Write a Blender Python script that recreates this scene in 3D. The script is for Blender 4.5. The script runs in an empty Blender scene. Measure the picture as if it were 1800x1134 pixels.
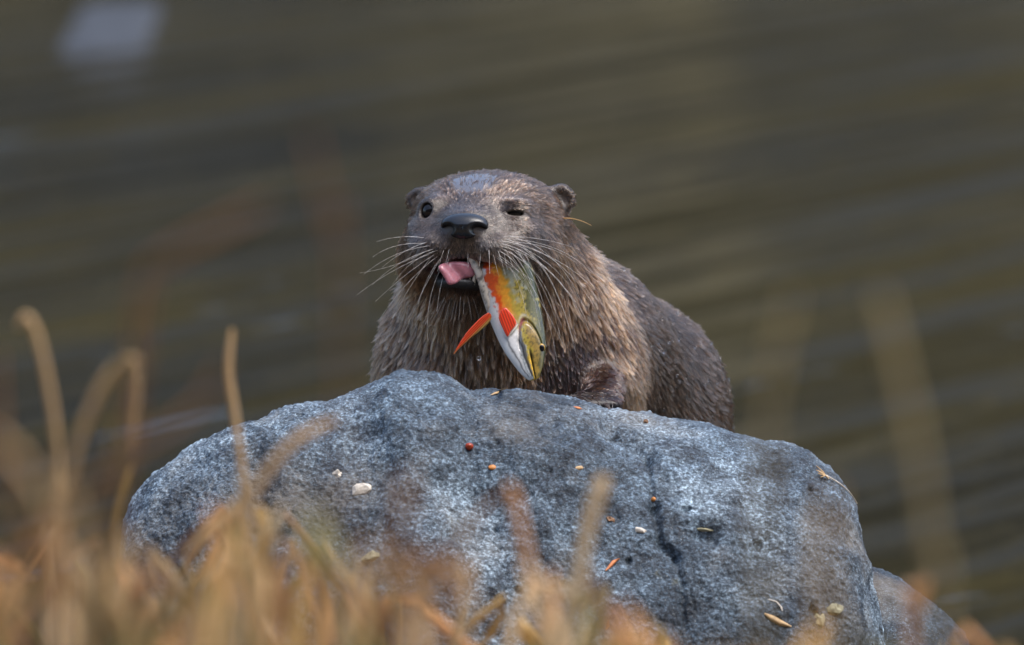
import bpy, bmesh, math, random
import numpy as np
from mathutils import Vector, Matrix
from mathutils.bvhtree import BVHTree
from mathutils.kdtree import KDTree

random.seed(7); RNG = np.random.default_rng(11)
scene = bpy.context.scene
COL = scene.collection

# ------------------------------------------------------------------ camera, sky, sun, exposure
CAM = np.array([0.0, -8.8, 1.347]); PITCH = math.radians(5.5); LENS = 400.0
cam_d = bpy.data.cameras.new('camera'); cam = bpy.data.objects.new('camera', cam_d); COL.objects.link(cam)
cam.location = CAM; cam.rotation_euler = (math.pi/2 - PITCH, 0, 0)
cam_d.lens = LENS; cam_d.sensor_width = 36.0; cam_d.clip_start = 0.1; cam_d.clip_end = 2000
cam_d.dof.use_dof = True; cam_d.dof.focus_distance = 8.79; cam_d.dof.aperture_fstop = 9.0
scene.camera = cam
world = bpy.data.worlds.new('World'); scene.world = world; world.use_nodes = True
wn = world.node_tree.nodes; wl = world.node_tree.links
sky = wn.new('ShaderNodeTexSky'); sky.sky_type = 'NISHITA'; sky.sun_disc = False
SUN_EL, SUN_AZ = math.radians(67), math.radians(118)     # azimuth clockwise from +Y
sky.sun_elevation = SUN_EL; sky.sun_rotation = SUN_AZ
sky.air_density = 1.0; sky.dust_density = 2.5; sky.ozone_density = 1.0
wl.new(sky.outputs[0], wn['Background'].inputs[0]); wn['Background'].inputs[1].default_value = 0.125
sun_d = bpy.data.lights.new('sun', 'SUN'); sun = bpy.data.objects.new('sun', sun_d); COL.objects.link(sun)
sun_d.energy = 1.15; sun_d.angle = math.radians(34); sun_d.color = (1.0, 0.97, 0.93)
sdir = Vector((math.sin(SUN_AZ)*math.cos(SUN_EL), math.cos(SUN_AZ)*math.cos(SUN_EL), math.sin(SUN_EL)))
sun.rotation_euler = sdir.to_track_quat('Z', 'Y').to_euler(); sun.location = sdir*30
vs = scene.view_settings; vs.view_transform = 'Standard'; vs.look = 'None'; vs.exposure = 1.72; vs.gamma = 1.0
vs.use_curve_mapping = False
scene.render.engine = 'CYCLES'
scene.cycles.use_denoising = True
try: scene.cycles.denoiser = 'OPENIMAGEDENOISE'
except Exception: pass
scene.cycles.use_adaptive_sampling = False
scene.cycles.max_bounces = 8; scene.cycles.transparent_max_bounces = 8
try: scene.cycles_curves.shape = 'RIBBONS'
except Exception: pass

# ------------------------------------------------------------------ helpers
FWD = np.array([0, math.cos(PITCH), -math.sin(PITCH)]); UP = np.array([0, math.sin(PITCH), math.cos(PITCH)])
K = 36.0/LENS/1800.0
def P(u, v, Y):
    """point at depth Y (metres, 0 = the otter's nose) seen at photo position u, v"""
    d = FWD + (u-900)*K*np.array([1.0, 0, 0]) - (v-567)*K*UP
    return CAM + d*((Y - CAM[1])/d[1])
def ray(u, v):
    d = FWD + (u-900)*K*np.array([1.0, 0, 0]) - (v-567)*K*UP
    return Vector(d).normalized()
def sm(a, b, x):
    t = np.clip((x-a)/(b-a), 0, 1); return t*t*(3-2*t)
def hash3(ix, iy, iz, seed):
    h = (ix.astype(np.uint32)*np.uint32(374761393) + iy.astype(np.uint32)*np.uint32(668265263)
         + iz.astype(np.uint32)*np.uint32(2147483647 & 1274126177) + np.uint32(seed*977 + 13))
    h = (h ^ (h >> np.uint32(13)))*np.uint32(1274126177)
    h = (h ^ (h >> np.uint32(16)))*np.uint32(2246822519)
    return h ^ (h >> np.uint32(15))
def perlin(p, seed=0):
    i = np.floor(p).astype(np.int64); f = p - i
    w = f*f*f*(f*(f*6-15)+10); out = 0
    for dx in (0, 1):
        for dy in (0, 1):
            for dz in (0, 1):
                h = hash3(i[:, 0]+dx, i[:, 1]+dy, i[:, 2]+dz, seed)
                gx = (h & np.uint32(1023)).astype(np.float64)/511.5-1
                gy = ((h >> np.uint32(10)) & np.uint32(1023)).astype(np.float64)/511.5-1
                gz = ((h >> np.uint32(20)) & np.uint32(1023)).astype(np.float64)/511.5-1
                n = gx*(f[:, 0]-dx) + gy*(f[:, 1]-dy) + gz*(f[:, 2]-dz)
                n = n*(w[:, 0] if dx else 1-w[:, 0])*(w[:, 1] if dy else 1-w[:, 1])*(w[:, 2] if dz else 1-w[:, 2])
                out = out + n
    return out
def fbm(p, octs=4, seed=0, gain=0.5):
    a, o = 1.0, 0
    for k in range(octs):
        o = o + a*perlin(p*(2.0**k), seed+k); a *= gain
    return o

def mesh_obj(name, verts, faces, mat, parent=None, smooth=True, cols=None, base=None):
    me = bpy.data.meshes.new(name)
    me.from_pydata(np.asarray(verts).tolist(), [], faces if isinstance(faces, list) else faces.tolist())
    return finish(name, me, mat, parent, smooth, cols)
def finish(name, me, mat, parent=None, smooth=True, cols=None):
    if cols is not None:
        at = me.color_attributes.new('col', 'FLOAT_COLOR', 'POINT')
        c = np.ones((len(me.vertices), 4), np.float32); c[:, :3] = cols
        at.data.foreach_set('color', c.ravel())
    if smooth: me.polygons.foreach_set('use_smooth', np.ones(len(me.polygons), bool))
    me.materials.append(mat); me.update()
    o = bpy.data.objects.new(name, me); COL.objects.link(o)
    if parent is not None:
        o.parent = parent; o.location = -Vector(parent.location)
    return o
def tag(o, label=None, cat=None, group=None, kind=None):
    if label: o['label'] = label
    if cat: o['category'] = cat
    if group: o['group'] = group
    if kind: o['kind'] = kind
    return o
def thing(name, loc, label, cat, group=None):
    o = bpy.data.objects.new(name, None); COL.objects.link(o); o.location = Vector(loc); o.empty_display_size = 0.03
    return tag(o, label, cat, group)
def grid_faces(nu, nv, wrap_u=False, wrap_v=False):
    iu = np.arange(nu if wrap_u else nu-1); iv = np.arange(nv if wrap_v else nv-1)
    a, b = np.meshgrid(iu, iv, indexing='ij'); a1 = (a+1) % nu; b1 = (b+1) % nv
    return np.stack([a*nv+b, a1*nv+b, a1*nv+b1, a*nv+b1], -1).reshape(-1, 4)

# ------------------------------------------------------------------ materials
def new_mat(name):
    m = bpy.data.materials.new(name); m.use_nodes = True
    nt = m.node_tree; return m, nt, nt.nodes['Principled BSDF']
def N(nt, t, **kw):
    n = nt.nodes.new(t)
    for k, v in kw.items():
        if hasattr(n, k): setattr(n, k, v)
        else: n.inputs[k].default_value = v
    return n
def ramp(nt, src, stops):
    r = nt.nodes.new('ShaderNodeValToRGB'); e = r.color_ramp.elements
    while len(e) < len(stops): e.new(0.5)
    for el, (p, c) in zip(e, stops): el.position = p; el.color = (*c, 1) if len(c) == 3 else c
    nt.links.new(src, r.inputs[0]); return r
def noise(nt, scale, detail=4, rough=0.55, vec=None, dim=None):
    n = nt.nodes.new('ShaderNodeTexNoise'); n.inputs['Scale'].default_value = scale
    n.inputs['Detail'].default_value = detail; n.inputs['Roughness'].default_value = rough
    if vec is not None: nt.links.new(vec, n.inputs['Vector'])
    return n
def mixc(nt, fac, a, b, mode='MIX'):
    m = nt.nodes.new('ShaderNodeMix'); m.data_type = 'RGBA'; m.blend_type = mode
    for sock, val in ((m.inputs[0], fac), (m.inputs[6], a), (m.inputs[7], b)):
        if hasattr(val, 'default_value') or hasattr(val, 'is_linked'): nt.links.new(val, sock)
        elif isinstance(val, (int, float)): sock.default_value = val
        else: sock.default_value = (*val, 1)
    return m.outputs[2]
def obj_coord(nt): return nt.nodes.new('ShaderNodeTexCoord').outputs['Object']
def simple_mat(name, color, rough=0.6, var=0.25, scale=80, bump=0.0, **kw):
    m, nt, b = new_mat(name); oc = obj_coord(nt)
    n = noise(nt, scale, 4, 0.6, oc)
    c = ramp(nt, n.outputs[0], [(0.3, tuple(x*(1-var) for x in color)), (0.7, tuple(min(1, x*(1+var)) for x in color))])
    nt.links.new(c.outputs[0], b.inputs['Base Color']); b.inputs['Roughness'].default_value = rough
    for k, v in kw.items(): b.inputs[k.replace('_', ' ')].default_value = v
    if bump:
        bp = N(nt, 'ShaderNodeBump'); bp.inputs['Strength'].default_value = bump; bp.inputs['Distance'].default_value = 0.0005
        nt.links.new(n.outputs[0], bp.inputs['Height']); nt.links.new(bp.outputs[0], b.inputs['Normal'])
    return m
def vcol_mat(name, rough=0.4, bump_scale=0, bump=0.2, dist=0.0004, **kw):
    m, nt, b = new_mat(name)
    a = N(nt, 'ShaderNodeVertexColor'); a.layer_name = 'col'
    nt.links.new(a.outputs[0], b.inputs['Base Color']); b.inputs['Roughness'].default_value = rough
    for k, v in kw.items(): b.inputs[k.replace('_', ' ')].default_value = v
    if bump_scale:
        n = noise(nt, bump_scale, 3, 0.6, obj_coord(nt)); bp = N(nt, 'ShaderNodeBump')
        bp.inputs['Strength'].default_value = bump; bp.inputs['Distance'].default_value = dist
        nt.links.new(n.outputs[0], bp.inputs['Height']); nt.links.new(bp.outputs[0], b.inputs['Normal'])
    return m

def rock_mat(name, tint=1.0):
    m, nt, b = new_mat(name); oc = obj_coord(nt)
    big = noise(nt, 6, 4, 0.6, oc); mid = noise(nt, 38, 6, 0.7, oc); fm = N(nt, 'ShaderNodeMapping'); fm.inputs['Scale'].default_value = (0.85, 1.0, 1.15); nt.links.new(oc, fm.inputs[0]); fine = noise(nt, 430, 4, 0.72, fm.outputs[0]); sp = noise(nt, 900, 2, 0.6, oc)
    base = ramp(nt, big.outputs[0], [(0.36, (0.022*tint, 0.034*tint, 0.049*tint)), (0.5, (0.070*tint, 0.098*tint, 0.128*tint)), (0.64, (0.155*tint, 0.200*tint, 0.240*tint))])
    m2 = ramp(nt, mid.outputs[0], [(0.38, (0.34, 0.35, 0.38)), (0.52, (1, 1, 1)), (0.66, (1.75, 1.75, 1.72))])
    c = mixc(nt, 1.0, base.outputs[0], m2.outputs[0], 'MULTIPLY')
    m3 = ramp(nt, fine.outputs[0], [(0.37, (0.20, 0.21, 0.23)), (0.48, (0.75, 0.75, 0.75)), (0.54, (1.1, 1.1, 1.1)), (0.61, (3.0, 2.95, 2.85))])
    c = mixc(nt, 0.85, c, m3.outputs[0], 'MULTIPLY')
    # brownish stain and pale lichen
    st = noise(nt, 9.5, 5, 0.6, oc); sf = ramp(nt, st.outputs[0], [(0.50, (0, 0, 0)), (0.66, (0.6, 0.6, 0.6))])
    c = mixc(nt, sf.outputs[0], c, (0.13, 0.105, 0.075))
    lf = ramp(nt, noise(nt, 17, 6, 0.7, oc).outputs[0], [(0.66, (0, 0, 0)), (0.74, (0.45, 0.45, 0.45))])
    c = mixc(nt, lf.outputs[0], c, (0.24, 0.23, 0.13))
    wf = ramp(nt, sp.outputs[0], [(0.66, (0, 0, 0)), (0.74, (0.7, 0.7, 0.7))])
    c = mixc(nt, wf.outputs[0], c, (0.48, 0.5, 0.5))
    nt.links.new(c, b.inputs['Base Color']); b.inputs['Roughness'].default_value = 0.62
    b.inputs['Specular IOR Level'].default_value = 0.35
    bp = N(nt, 'ShaderNodeBump'); bp.inputs['Strength'].default_value = 0.8; bp.inputs['Distance'].default_value = 0.0022
    nt.links.new(fine.outputs[0], bp.inputs['Height']); nt.links.new(bp.outputs[0], b.inputs['Normal'])
    return m
M_ROCK = rock_mat('blue_grey_stone'); M_ROCK2 = rock_mat('dark_stone', 0.7)

def grass_mat(name, tip, root):
    m, nt, b = new_mat(name); a = N(nt, 'ShaderNodeVertexColor'); a.layer_name = 'col'
    nt.links.new(a.outputs[0], b.inputs['Base Color']); b.inputs['Roughness'].default_value = 0.6
    tr = N(nt, 'ShaderNodeBsdfTranslucent'); nt.links.new(a.outputs[0], tr.inputs[0])
    mx = N(nt, 'ShaderNodeMixShader'); mx.inputs[0].default_value = 0.5
    nt.links.new(b.outputs[0], mx.inputs[1]); nt.links.new(tr.outputs[0], mx.inputs[2])
    nt.links.new(mx.outputs[0], nt.nodes['Material Output'].inputs[0]); return m
M_GRASS = grass_mat('dry_grass_blade', 0, 0)

# ------------------------------------------------------------------ setting: river, banks, ground
def terrain(name, xs, ys, zf, mat):
    X, Y = np.meshgrid(xs, ys, indexing='ij'); Z = zf(X, Y)
    return tag(mesh_obj(name, np.stack([X, Y, Z], -1).reshape(-1, 3), grid_faces(len(xs), len(ys)), mat), kind='structure')
M_MUD = simple_mat('river_mud', (0.07, 0.055, 0.035), 0.8, 0.4, 6)
terrain('ground', np.linspace(-600, 600, 25), np.linspace(-500, 900, 25), lambda X, Y: X*0-0.9, M_MUD)
def bank_z(X, Y):
    p = np.stack([X.ravel()*1.7, Y.ravel()*1.7, X.ravel()*0], -1)
    n = fbm(p, 4, 5).reshape(X.shape)*0.06
    return np.where(Y > -0.05, 0, 0) + 0.06 + 0.085*np.clip(-0.4-Y, 0, 9) - 0.7*sm(-0.35, 0.9, Y + 0.12*np.sin(X*2)) + n
terrain('bank', np.linspace(-9, 9, 121), np.concatenate([np.linspace(-14, -3, 30), np.linspace(-2.9, 1.6, 70)]), bank_z,
        simple_mat('bank_soil', (0.11, 0.075, 0.04), 0.85, 0.45, 12, 0.3))
def hill_z(X, Y):
    p = np.stack([X.ravel()*0.16, Y.ravel()*0.16, X.ravel()*0], -1)
    return -0.9 + 26*sm(24, 62, Y + 3*np.sin(X*0.09)) + fbm(p, 5, 3).reshape(X.shape)*3.2*sm(24, 34, Y)
m, nt, b = new_mat('autumn_brush'); oc = obj_coord(nt)
hm = N(nt, 'ShaderNodeMapping'); hm.inputs['Scale'].default_value = (0.26, 0.10, 0.12); nt.links.new(oc, hm.inputs[0])
h1 = noise(nt, 1.0, 4, 0.55, hm.outputs[0])
hc = ramp(nt, h1.outputs[0], [(0.36, (0.003, 0.004, 0.0025)), (0.45, (0.008, 0.009, 0.005)), (0.52, (0.056, 0.044, 0.013)), (0.58, (0.010, 0.010, 0.0035)), (0.66, (0.004, 0.005, 0.003))])
nt.links.new(hc.outputs[0], b.inputs['Base Color']); b.inputs['Roughness'].default_value = 0.9
bp = N(nt, 'ShaderNodeBump'); bp.inputs['Strength'].default_value = 1.0; bp.inputs['Distance'].default_value = 0.6
nt.links.new(noise(nt, 1.4, 5, 0.7, oc).outputs[0], bp.inputs['Height']); nt.links.new(bp.outputs[0], b.inputs['Normal'])
terrain('far_bank', np.linspace(-90, 90, 161), np.linspace(22, 90, 90), hill_z, m)
terrain('added_shade_slope', np.linspace(-60, 60, 91), np.linspace(-70, -11, 60), lambda X, Y: hill_z(X*1.0, 24+(-11-Y)*1.9)*1.0-0.2, m)  # unseen slope added behind the camera to block low frontal sky light

m, nt, b = new_mat('river_water'); oc = obj_coord(nt)
def wavevec(rot, sx, sy):
    m1 = N(nt, 'ShaderNodeMapping'); m1.inputs['Rotation'].default_value = (0, 0, -rot); nt.links.new(oc, m1.inputs[0])
    mp = N(nt, 'ShaderNodeMapping'); mp.inputs['Scale'].default_value = (sx, sy, 1); nt.links.new(m1.outputs[0], mp.inputs[0]); return mp.outputs[0]
w1 = noise(nt, 1.0, 2.0, 0.45, wavevec(math.radians(66), 0.40, 5.5))
w2 = noise(nt, 1.0, 1.5, 0.45, wavevec(math.radians(8), 0.55, 1.1))
w3 = noise(nt, 1.0, 3, 0.5, wavevec(math.radians(50), 4.0, 9.0))
def madd(a, k, c=None):
    mu = N(nt, 'ShaderNodeMath', operation='MULTIPLY'); nt.links.new(a, mu.inputs[0]); mu.inputs[1].default_value = k
    if c is None: return mu.outputs[0]
    ad = N(nt, 'ShaderNodeMath', operation='ADD'); nt.links.new(mu.outputs[0], ad.inputs[0]); nt.links.new(c, ad.inputs[1]); return ad.outputs[0]
hgt = madd(w1.outputs[0], 0.13, madd(w2.outputs[0], 0.045, madd(w3.outputs[0], 0.006)))
bp = N(nt, 'ShaderNodeBump'); bp.inputs['Strength'].default_value = 1.0; bp.inputs['Distance'].default_value = 1.0
nt.links.new(hgt, bp.inputs['Height']); nt.links.new(bp.outputs[0], b.inputs['Normal'])
wc = ramp(nt, noise(nt, 1.0, 3, 0.6, wavevec(math.radians(62), 0.25, 1.5)).outputs[0], [(0.40, (0.0015, 0.0019, 0.001)), (0.60, (0.022, 0.0175, 0.0045))])  # ripple reflection bands painted into the water colour as olive and brown streaks
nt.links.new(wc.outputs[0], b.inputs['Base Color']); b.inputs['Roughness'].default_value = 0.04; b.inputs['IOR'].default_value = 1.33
M_WATER = m
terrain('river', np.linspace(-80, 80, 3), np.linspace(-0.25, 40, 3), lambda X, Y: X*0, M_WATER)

# ------------------------------------------------------------------ the boulders
def boulder(u0, u1, crest, Yc, dyf, dyb, zb, zbot, nx, nfront, nback, nexp=3.2, seed=0, amp=1.0, extra=None):
    """closed stone: superelliptic body whose upper skyline follows crest = [(u, v)...]"""
    A = P(u0, 800, Yc)[0]; B = P(u1, 800, Yc)[0]; xc = (A+B)/2; a = (B-A)/2
    s = np.linspace(-1, 1, nx); sx = np.sin(s*np.pi/2)*0.35 + s*0.65; sx[0] = -1; sx[-1] = 1
    rho = np.clip(1-np.abs(sx)**nexp, 0, 1)**(1/nexp)
    X = xc + a*sx
    cu = np.array([P(u, v, Yc)[0] for u, v in crest]); cz = np.array([P(u, v + 12, Yc)[2] for u, v in crest])
    top = np.interp(X, cu, cz)
    kern = np.ones(9)/9; top = np.convolve(np.pad(top, 4, 'edge'), kern, 'valid')
    th = np.concatenate([np.linspace(0.02*np.pi, 0.52*np.pi, nback, endpoint=False), np.linspace(0.52*np.pi, 1.12*np.pi, nfront, endpoint=False),
                         np.linspace(1.12*np.pi, 2.02*np.pi, nback, endpoint=False)])
    ct, st = np.cos(th), np.sin(th); e = np.where(ct < 0, 2/1.95, 2/2.35)
    cy = np.sign(ct)*np.abs(ct)**e; sz = np.sign(st)*np.abs(st)**e
    r2 = (rho**0.8)[:, None]
    Y = Yc + np.where(cy > 0, dyb, dyf)[None, :]*cy[None, :]*r2
    H = (top-zb)*np.clip(rho/np.maximum(rho, 0.25), 0, 1)
    Z = zb + np.where(sz[None, :] > 0, H[:, None]*sz[None, :], zbot*rho[:, None]*sz[None, :])
    V = np.stack([np.broadcast_to(X[:, None], Y.shape), Y, Z], -1)
    # normals by finite differences
    du = np.gradient(V, axis=0); dv = np.roll(V, -1, 1)-np.roll(V, 1, 1)
    n = np.cross(du, dv); n /= np.maximum(np.linalg.norm(n, axis=-1, keepdims=True), 1e-12)
    cen = V.mean((0, 1)); sg = np.sign(((V-cen)*n).sum(-1, keepdims=True).mean()); n *= sg
    p = V.reshape(-1, 3)
    d = (fbm(p*11, 3, seed+1)*0.0055 + fbm(p*34, 3, seed+4)*0.0045)*amp
    g = fbm(p*170, 3, seed+9, 0.6)
    g2 = fbm(p*np.array([150, 170, 240]), 3, seed+30, 0.6)
    d += np.clip(g, -0.6, 0.15)*0.0016 + np.clip(g2, -0.6, 0.12)*0.0016 + perlin(p*620, seed+14)*0.0011 - 0.0010*sm(0.25, 0.45, perlin(p*330, seed+15))
    pits = fbm(p*60, 2, seed+20); d -= 0.004*sm(0.46, 0.64, pits)
    if extra: d += extra(p)
    edge = (np.minimum(1, rho*2.2))[:, None]*np.ones_like(Y)
    V = (p + n.reshape(-1, 3)*(d*edge.ravel())[:, None])
    return V, grid_faces(nx, len(th), False, True)
CREST = [(150, 1250), (196, 1100), (203, 1000), (212, 950), (230, 880), (250, 845), (272, 820), (330, 780), (410, 738), (500, 708), (600, 682), (680, 667), (705, 655), (735, 650),
         (770, 652), (795, 664), (815, 682), (835, 690), (870, 684), (930, 683), (1000, 692), (1090, 710), (1160, 727), (1210, 730), (1260, 738), (1300, 752), (1345, 766),
         (1385, 768), (1430, 783), (1470, 812), (1490, 850), (1508, 890), (1515, 950), (1530, 1000), (1548, 1060), (1556, 1134), (1600, 1250)]
def polyd(p, pts):
    """distance in the frontal plane to a polyline given as photo positions on the stone's face"""
    q = np.array([P(u, v, -0.15)[[0, 2]] for u, v in pts]); best = np.full(len(p), 9.0)
    x = p[:, [0, 2]]
    for a, b_ in zip(q[:-1], q[1:]):
        ab = b_-a; t = np.clip(((x-a)@ab)/(ab@ab), 0, 1)
        best = np.minimum(best, np.linalg.norm(x-a-t[:, None]*ab, axis=1))
    return best
def rock_extra(p):
    wob = perlin(p*90, 77)*0.0025
    d = -0.010*np.exp(-((polyd(p, [(1070, 748), (1100, 762), (1128, 782), (1142, 792)])+wob)/0.0065)**2)
    d += -0.004*np.exp(-((polyd(p, [(1140, 790), (1142, 830), (1150, 875)])+wob)/0.0024)**2)
    d += -0.007*np.exp(-((polyd(p, [(1148, 875), (1155, 905), (1160, 930), (1185, 950)])+wob)/0.0035)**2)
    d += -0.003*np.exp(-((polyd(p, [(1185, 950), (1195, 1000), (1200, 1070)])+wob)/0.0025)**2)
    d += -0.009*np.exp(-((polyd(p, [(1228, 916), (1252, 921)])+wob)/0.0055)**2)
    d += -0.006*np.exp(-((polyd(p, [(620, 745), (670, 752)])+wob)/0.006)**2)
    d += -0.013*np.exp(-((polyd(p, [(450, 815), (445, 850), (470, 900)])+wob)/0.014)**2)
    d += -0.016*np.exp(-((polyd(p, [(620, 800), (560, 850), (600, 920)])+wob)/0.03)**2)
    d += -0.010*np.exp(-((polyd(p, [(790, 830), (860, 880)])+wob)/0.022)**2)
    d += 0.008*np.exp(-((polyd(p, [(680, 720), (800, 770), (980, 800)])+wob)/0.03)**2)
    return d
RV, RF = boulder(188, 1568, CREST, -0.11, 0.20, 0.15, 0.13, 0.3, 720, 400, 60, extra=rock_extra)
rock = tag(mesh_obj('boulder', RV, RF, M_ROCK), 'large rounded blue-grey boulder with pitted surface under the otter', 'boulder')
ROCK_BVH = BVHTree.FromPolygons(RV.tolist(), RF.tolist())
V2, F2 = boulder(1400, 1740, [(1400, 1010), (1480, 990), (1540, 992), (1580, 1012), (1630, 1050), (1680, 1090), (1705, 1120), (1740, 1200)], 0.02, 0.15, 0.15, 0.05, 0.3, 160, 110, 40, seed=40)
tag(mesh_obj('stone', V2, F2, M_ROCK2), "low dark stone behind the boulder, on the dry flower's side", 'stone')
# the ledge the otter stands on, behind the boulder
V3, F3 = boulder(560, 1330, [(560, 1100), (620, 985), (760, 960), (1000, 955), (1200, 965), (1290, 1000), (1330, 1100)], 0.33, 0.30, 0.33, 0.02, 0.4, 140, 80, 60, seed=60, amp=0.6)
tag(mesh_obj('stone', V3, F3, M_ROCK2), 'flat dark ledge stone hidden behind the boulder, the otter standing on it', 'stone')
# low stone added in place of a pale sky reflection on the far water
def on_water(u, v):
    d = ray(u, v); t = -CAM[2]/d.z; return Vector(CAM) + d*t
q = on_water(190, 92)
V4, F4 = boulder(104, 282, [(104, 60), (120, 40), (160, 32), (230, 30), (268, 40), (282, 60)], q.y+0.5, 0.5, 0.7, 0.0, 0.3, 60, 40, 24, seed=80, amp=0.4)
tag(mesh_obj('stone', V4, F4, simple_mat('sky_patch_stone', (0.045, 0.05, 0.058), 0.9, 0.3, 20, 0, Specular_IOR_Level=0.1)), 'low grey stone added in place of a pale sky reflection on the dark river', 'stone')

# ------------------------------------------------------------------ the otter: one continuous body from a distance field
H0 = P(853, 395, 0.078)
YAW, HP = math.radians(13), math.radians(11.5)
hf = np.array([-math.sin(YAW)*math.cos(HP), -math.cos(YAW)*math.cos(HP), math.sin(HP)])
hr = np.array([math.cos(YAW), -math.sin(YAW), 0]); hu = np.cross(hf, hr); hu = hu if hu[2] > 0 else -hu
def L(r, f, u): return H0 + (r*hr + f*hf + u*hu)*0.001
def axis(lo, hi, flo, fhi, fine, coarse):
    a = np.arange(flo, lo, -coarse)[::-1] if False else np.linspace(lo, flo, max(2, int((flo-lo)/coarse)), endpoint=False)
    b_ = np.linspace(flo, fhi, int((fhi-flo)/fine), endpoint=False)
    c = np.linspace(fhi, hi, max(2, int((hi-fhi)/coarse)))
    return np.concatenate([a, b_, c])
hx0, hy0, hz0 = H0
AX = axis(-0.125, 0.19, hx0-0.075, hx0+0.072, 0.0013, 0.0042)
AY = axis(-0.075, 0.66, -0.02, 0.085, 0.0013, 0.005)
AZ = axis(0.20, hz0+0.052, hz0-0.062, hz0+0.048, 0.0013, 0.0042)
GX, GY, GZ = [g.astype(np.float32) for g in np.meshgrid(AX, AY, AZ, indexing='ij')]
HRx = ((GX-hx0)*hr[0]+(GY-hy0)*hr[1]+(GZ-hz0)*hr[2])*1000
HFx = ((GX-hx0)*hf[0]+(GY-hy0)*hf[1]+(GZ-hz0)*hf[2])*1000
HUx = ((GX-hx0)*hu[0]+(GY-hy0)*hu[1]+(GZ-hz0)*hu[2])*1000
def smin(a, b, k):
    h = np.clip(0.5+0.5*(b-a)/k, 0, 1); return b*(1-h)+a*h - k*h*(1-h)
def smax(a, b, k): return -smin(-a, -b, k)
def ell(c, r, rot=0.0, tilt=0.0):
    """ellipsoid in head space, mm; rot turns it about the up axis, tilt about the right axis"""
    x, y, z = HRx-c[0], HFx-c[1], HUx-c[2]
    if rot: cr, sr = math.cos(rot), math.sin(rot); x, y = x*cr+y*sr, -x*sr+y*cr
    if tilt: cr, sr = math.cos(tilt), math.sin(tilt); y, z = y*cr+z*sr, -y*sr+z*cr
    k0 = np.sqrt((x/r[0])**2+(y/r[1])**2+(z/r[2])**2); k1 = np.sqrt((x/r[0]**2)**2+(y/r[1]**2)**2+(z/r[2]**2)**2)
    return k0*(k0-1)/np.maximum(k1, 1e-6)
def cone(a, b, ra, rb):
    """round cone in world space: metres in, mm out"""
    a, b = np.asarray(a), np.asarray(b); ab = b-a
    t = np.clip(((GX-a[0])*ab[0]+(GY-a[1])*ab[1]+(GZ-a[2])*ab[2])/(ab@ab), 0, 1)
    d = np.sqrt((GX-a[0]-t*ab[0])**2+(GY-a[1]-t*ab[1])**2+(GZ-a[2]-t*ab[2])**2)
    return d*1000 - (ra + (rb-ra)*t)
EYES = [(-33.5, 43.5, 4.5, 7.6), (33, 43.5, 4.5, 7.6)]     # r f u radius
# head
D = ell((0, -12, 0), (58, 60, 37))
for s in (-1, 1): D = smin(D, ell((s*25, -12, 12), (31, 48, 23)), 12)
D = smin(D, ell((0, 30, -8), (37, 42, 23), 0, -0.12), 14)
D = smin(D, ell((0, 54, -13), (22, 21, 15)), 9)
for s in (-1, 1):
    D = smin(D, ell((s*22, 48, -25.5), (26, 26.5, 17.5), s*-0.35), 8)
    D = smin(D, ell((s*36, 12, -24), (28, 36, 27)), 14)
    D = smin(D, ell((s*31, 34, 9), (14, 16, 8), s*-0.4), 9)      # brow
    D = smin(D, ell((s*33, 34, -10), (17, 22, 13), s*-0.4), 12)        # cheek under the eye
    ear = smax(ell((s*55+(-1.5 if s < 0 else 0), -17, 24 if s > 0 else 21), (12.5, 6.5, 12 if s > 0 else 10.5), s*-0.3), -ell((s*56.5+(-1.5 if s < 0 else 0), -10, 22.5 if s > 0 else 20), (8, 5.5, 8 if s > 0 else 7), s*-0.3), 3.5)
    D = smin(D, ear, 4)
D = smin(D, ell((-6, 38, -50), (22, 27, 9), 0, -0.1), 8)             # lower jaw
# neck, chest, body, tail, legs
D = smin(D, cone(L(0, -20, -14), P(882, 508, 0.110), 57, 72), 14)
D = smin(D, cone(P(882, 508, 0.110), P(895, 640, 0.140), 72, 100), 16)
D = smin(D, cone(P(895, 640, 0.140), P(893, 700, 0.140), 100, 102), 14)
D = smin(D, cone(P(905, 650, 0.160), P(970, 640, 0.215), 88, 88), 8)
D = smin(D, cone(P(970, 640, 0.215), P(1072, 722, 0.30), 88, 90), 25)
D = smin(D, cone(P(1072, 722, 0.30), P(1103, 765, 0.38), 90, 84), 25)
TAIL = [P(1103, 800, 0.42), P(1090, 900, 0.53), P(1070, 985, 0.60), P(1020, 1000, 0.635)]
for a_, b_, ra, rb in zip(TAIL[:-1], TAIL[1:], (50, 30, 18), (30, 18, 9)): D = smin(D, cone(a_, b_, ra, rb), 12)
D = smin(D, cone(P(1010, 630, 0.130), P(1055, 660, 0.100), 34, 20), 14)     # right shoulder and foreleg
FL = P(1060, 700, 0.025); FP = P(1038, 706, -0.030)
D = smin(D, cone(P(1055, 660, 0.100), FL, 20, 13), 8)
for k in range(5):
    tip = FP + np.array([(-22+k*10.5)*0.001, -0.004+0.002*abs(k-2), -0.002])
    D = smin(D, cone(FL, tip, 11, 4.2), 3)
D = smin(D, cone(P(760, 630, 0.12), P(755, 715, 0.04), 36, 15), 14)          # left foreleg
for k in range(5):
    tip = P(755, 722, -0.005) + np.array([(-20+k*10)*0.001, 0, 0])
    D = smin(D, cone(P(755, 712, 0.04), tip, 11, 4.2), 3)
for uu in (985, 1180):                                                       # hind legs
    D = smin(D, cone(P(uu, 800, 0.36), P(uu, 905, 0.33), 44, 24), 12)
    D = smin(D, cone(P(uu, 905, 0.33), P(uu-15, 948, 0.25), 22, 13), 8)
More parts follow.
